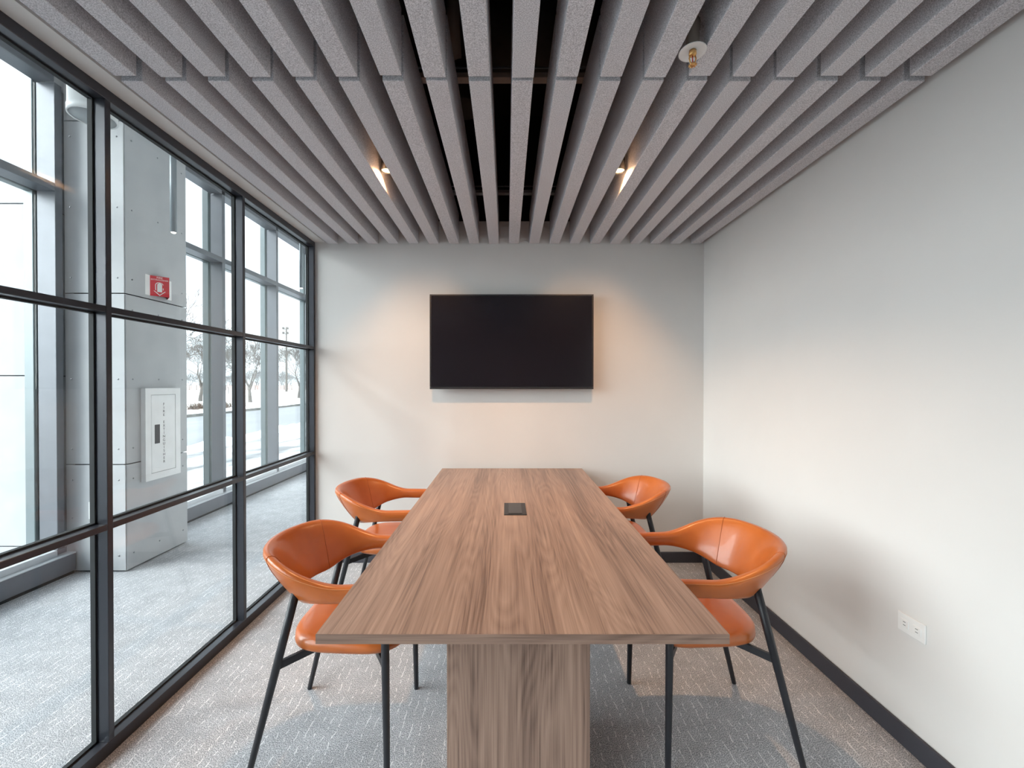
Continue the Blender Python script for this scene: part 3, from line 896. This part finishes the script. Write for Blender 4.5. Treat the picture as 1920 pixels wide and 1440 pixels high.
# ------------------------------------------------------------------ outdoors
GZ = -0.10
def ground(name, x0, x1, z0, z1, mat):
    return tag(box(x0, x1, -60, 420, z0, z1).build(name, mat), kind='structure')
ground('ground_pavement', -7.25, -3.36, -0.4, GZ, 'walk')
ground('ground_kerb_near', -7.45, -7.25, -0.4, GZ + 0.01, 'kerb')
ground('ground_road', -15.3, -7.45, -0.5, GZ - 0.12, 'asphalt')
ground('ground_kerb_far', -15.55, -15.3, -0.4, GZ + 0.01, 'kerb')
ground('ground_park', -600, -15.55, -0.4, GZ, 'park')

# ploughed snow along the near kerb: lumpy ridge
rnd = random.Random(11)
def snow_ridge(y0, y1, xc, w, h, label):
    ny, nx = int((y1 - y0) / 0.16), 12
    ph = [rnd.uniform(0, 6.28) for _ in range(8)]
    v = []; f = []
    for i in range(ny + 1):
        y = y0 + (y1 - y0) * i / ny
        for j in range(nx + 1):
            t = j / nx * 2 - 1
            e = min(1, i / 3, (ny - i) / 3)
            hh = h * (0.55 + 0.3 * math.sin(y * 1.7 + ph[0]) + 0.25 * math.sin(y * 4.1 + ph[1] + t) + 0.15 * math.sin(y * 9 + 5 * t + ph[2]))
            z = max(0, 1 - t * t) * max(hh, 0.03) * e * (1 + 0.25 * rnd.uniform(-1, 1))
            v.append((xc + t * w / 2 + 0.12 * math.sin(y * 1.1 + ph[3]), y, GZ - 0.005 + z))
    for i in range(ny):
        for j in range(nx):
            a = i * (nx + 1) + j
            f.append((a, a + 1, a + nx + 2, a + nx + 1))
    o = MB().add(v, f, True).build('snow_ridge', 'snow')
    return tag(o, label, 'snow', None, 'stuff')
snow_ridge(7, 34, -7.2, 0.9, 0.15, 'ploughed lumpy snow ridge along the near kerb of the street')
snow_ridge(9, 40, -15.9, 1.1, 0.14, 'low snow ridge along the far kerb by the park')

# bare trees
def tree_mesh(seed, height, spread=0.5, levels=7, trunk=0.22, lean=(0, 0), r0=0.15, rmin=0.011, mat='bark'):
    rr = random.Random(seed)
    tm, bmh = MB(), MB()
    H = height
    def limb(mb, p, d, L, r, lev):
        nseg = 3 if lev < 3 else 2
        pts = [p]; rad = [r]
        q = p.copy(); dd = d.copy()
        for k in range(nseg):
            dd = (dd + Vector((rr.uniform(-1, 1), rr.uniform(-1, 1), rr.uniform(-0.35, 0.8))) * (0.10 + 0.03 * lev)).normalized()
            q = q + dd * (L / nseg)
            pts.append(q.copy()); rad.append(max(r * (1 - 0.40 * (k + 1) / nseg), rmin))
        mb.tube(pts, rad, 7 if lev == 0 else (5 if lev < 3 else 3), False)
        if lev >= levels: return
        nch = 4 if lev == 0 else rr.choice((2, 3, 3))
        for c in range(nch):
            ang = rr.uniform(0.35, 0.62 + spread * 0.4) * (0.95 if lev == 0 else 1.0)
            az = 2 * math.pi * (c + rr.uniform(0, 0.6)) / nch
            a = dd.orthogonal().normalized(); b = dd.cross(a)
            nd = (dd * math.cos(ang) + (a * math.cos(az) + b * math.sin(az)) * math.sin(ang))
            nd.z += 0.10
            nd.normalize()
            st = pts[-1] if c < 2 else pts[-2].lerp(pts[-1], rr.uniform(0.2, 0.9))
            limb(bmh, st, nd, L * rr.uniform(0.66, 0.86) * (1.1 if lev == 0 else 1), rad[-1] * rr.uniform(0.60, 0.80), lev + 1)
    limb(tm, Vector((0, 0, -0.05)), Vector((lean[0], lean[1], 1)).normalized(), H * trunk, r0, 0)
    return tm.mesh('trunk', mat), bmh.mesh('branches', mat)

def tree(seed, loc, height, label, group, **kw):
    t = thing('bare_tree', loc, label, 'tree', group)
    a, b = tree_mesh(seed, height, **kw)
    child('trunk', a, t); child('branches', b, t)
    return t
G = 'bare trees across the street'
tree(3, (-26.2, 36.0, GZ), 6.4, 'bare leaning tree across the street, just right of the column', G, lean=(0.12, 0.05), r0=0.17)
tree(8, (-31.0, 45.0, GZ), 8.0, 'bare tree across the street half hidden by a facade mullion', G, r0=0.15)
tree(21, (-20.7, 34.0, GZ), 6.0, 'bare spreading tree in the middle of the view across the street', G, r0=0.16)
tree(5, (-21.8, 44.2, GZ), 6.6, 'bare tree across the street nearest to the back wall', G, r0=0.16)
tree(14, (-17.6, 20.6, GZ), 8.6, 'tall near bare tree whose limb reaches out from behind the column', G, r0=0.20, spread=0.8, levels=6)
for k, px in enumerate((428, 439)):
    Y = (62.0, 69.0)[k]
    tree(40 + k, ((px - 950) / 790 * Y, Y, GZ), 1.9, ('thin young sapling in the snowy park, left of its pair', 'thin young sapling in the snowy park, right of its pair')[k], 'saplings in the park', levels=3, r0=0.05, trunk=0.5)
ta, tb_ = tree_mesh(77, 7.4, levels=5, r0=0.16, rmin=0.03, mat='haze_bark')
tc_, td_ = tree_mesh(78, 6.6, levels=5, r0=0.15, rmin=0.03, mat='haze_bark')
rnd = random.Random(5)
far_spots = []
for row in range(5):
    Y0 = 108.0 + row * 8.5
    x = -0.45 * Y0 - rnd.uniform(0, 4)
    while x > -0.80 * Y0:
        far_spots.append((x + rnd.uniform(-0.6, 0.6), Y0 + rnd.uniform(-0.8, 0.8)))
        x -= 7.6
for k, (fx, fy) in enumerate(far_spots):
    t = thing('distant_tree', (fx, fy, GZ), 'haze-paled distant bare tree in the woodland edge beyond the park', 'tree', 'distant woodland edge', rz=rnd.uniform(0, 6.28))
    s = rnd.uniform(0.85, 1.05); t.scale = (s, s, s)
    a, b = (ta, tb_) if k % 2 else (tc_, td_)
    child('trunk', a, t); child('branches', b, t)

# floodlight mast
fp = thing('floodlight_mast', (-41.8, 80.0, GZ), 'dark floodlight mast standing above the distant trees', 'lamp post')
MB().tube([(-41.8, 80, GZ), (-41.8, 80, 12.2)], [0.22, 0.12], 10).build('mast', 'bark', fp)
for z in (11.8, 10.9):
    MB().obb((-42.5, 80, z), (-41.3, 80, z), 0.10, 0.10).build('cross_arm', 'bark', fp)
    for x in (-42.3, -41.55):
        MB().bbox(x - 0.18, x + 0.18, 79.75, 80.0, z, z + 0.36, 0.03).build('floodlight', 'bark', fp)

# orange snow fence far across the park
fe = thing('snow_fence', (-64, 98, GZ), 'low reddish snow fence running across the far side of the park', 'fence')
for k in range(24):
    x = -84 + k * 1.7
    MB().box(x - 0.05, x + 0.05, 97.95, 98.05, GZ, GZ + 1.25).build('post', 'bark', fe)
for z in (0.15, 0.42, 0.69, 0.96):
    MB().box(-84, -44.9, 97.98, 98.01, GZ + z, GZ + z + 0.16).build('slat', 'fence', fe)

# dry weeds in the verge
rnd = random.Random(9)
for k, (px, Y) in enumerate(((362, 24.5), (374, 25.5), (425, 26.0))):
    X = (px - 950) / 790 * Y
    mb = MB()
    for q in range(90):
        a = rnd.uniform(0, 6.28); r = rnd.uniform(0, 0.28); L = rnd.uniform(0.15, 0.4)
        p = Vector((X + r * math.cos(a), Y + r * math.sin(a), GZ))
        e = p + Vector((rnd.uniform(-0.16, 0.16), rnd.uniform(-0.16, 0.16), L))
        mb.tube([p, e], [0.018, 0.006], 3, False)
    tag(mb.build('dry_weed_clump', 'weed'), ('dry brown weed clump on the verge, nearest the column', 'dry brown weed clump on the verge below the leaning tree', 'dry brown weed clump on the verge, right of the facade mullion')[k], 'weeds', 'dry weeds on the verge')
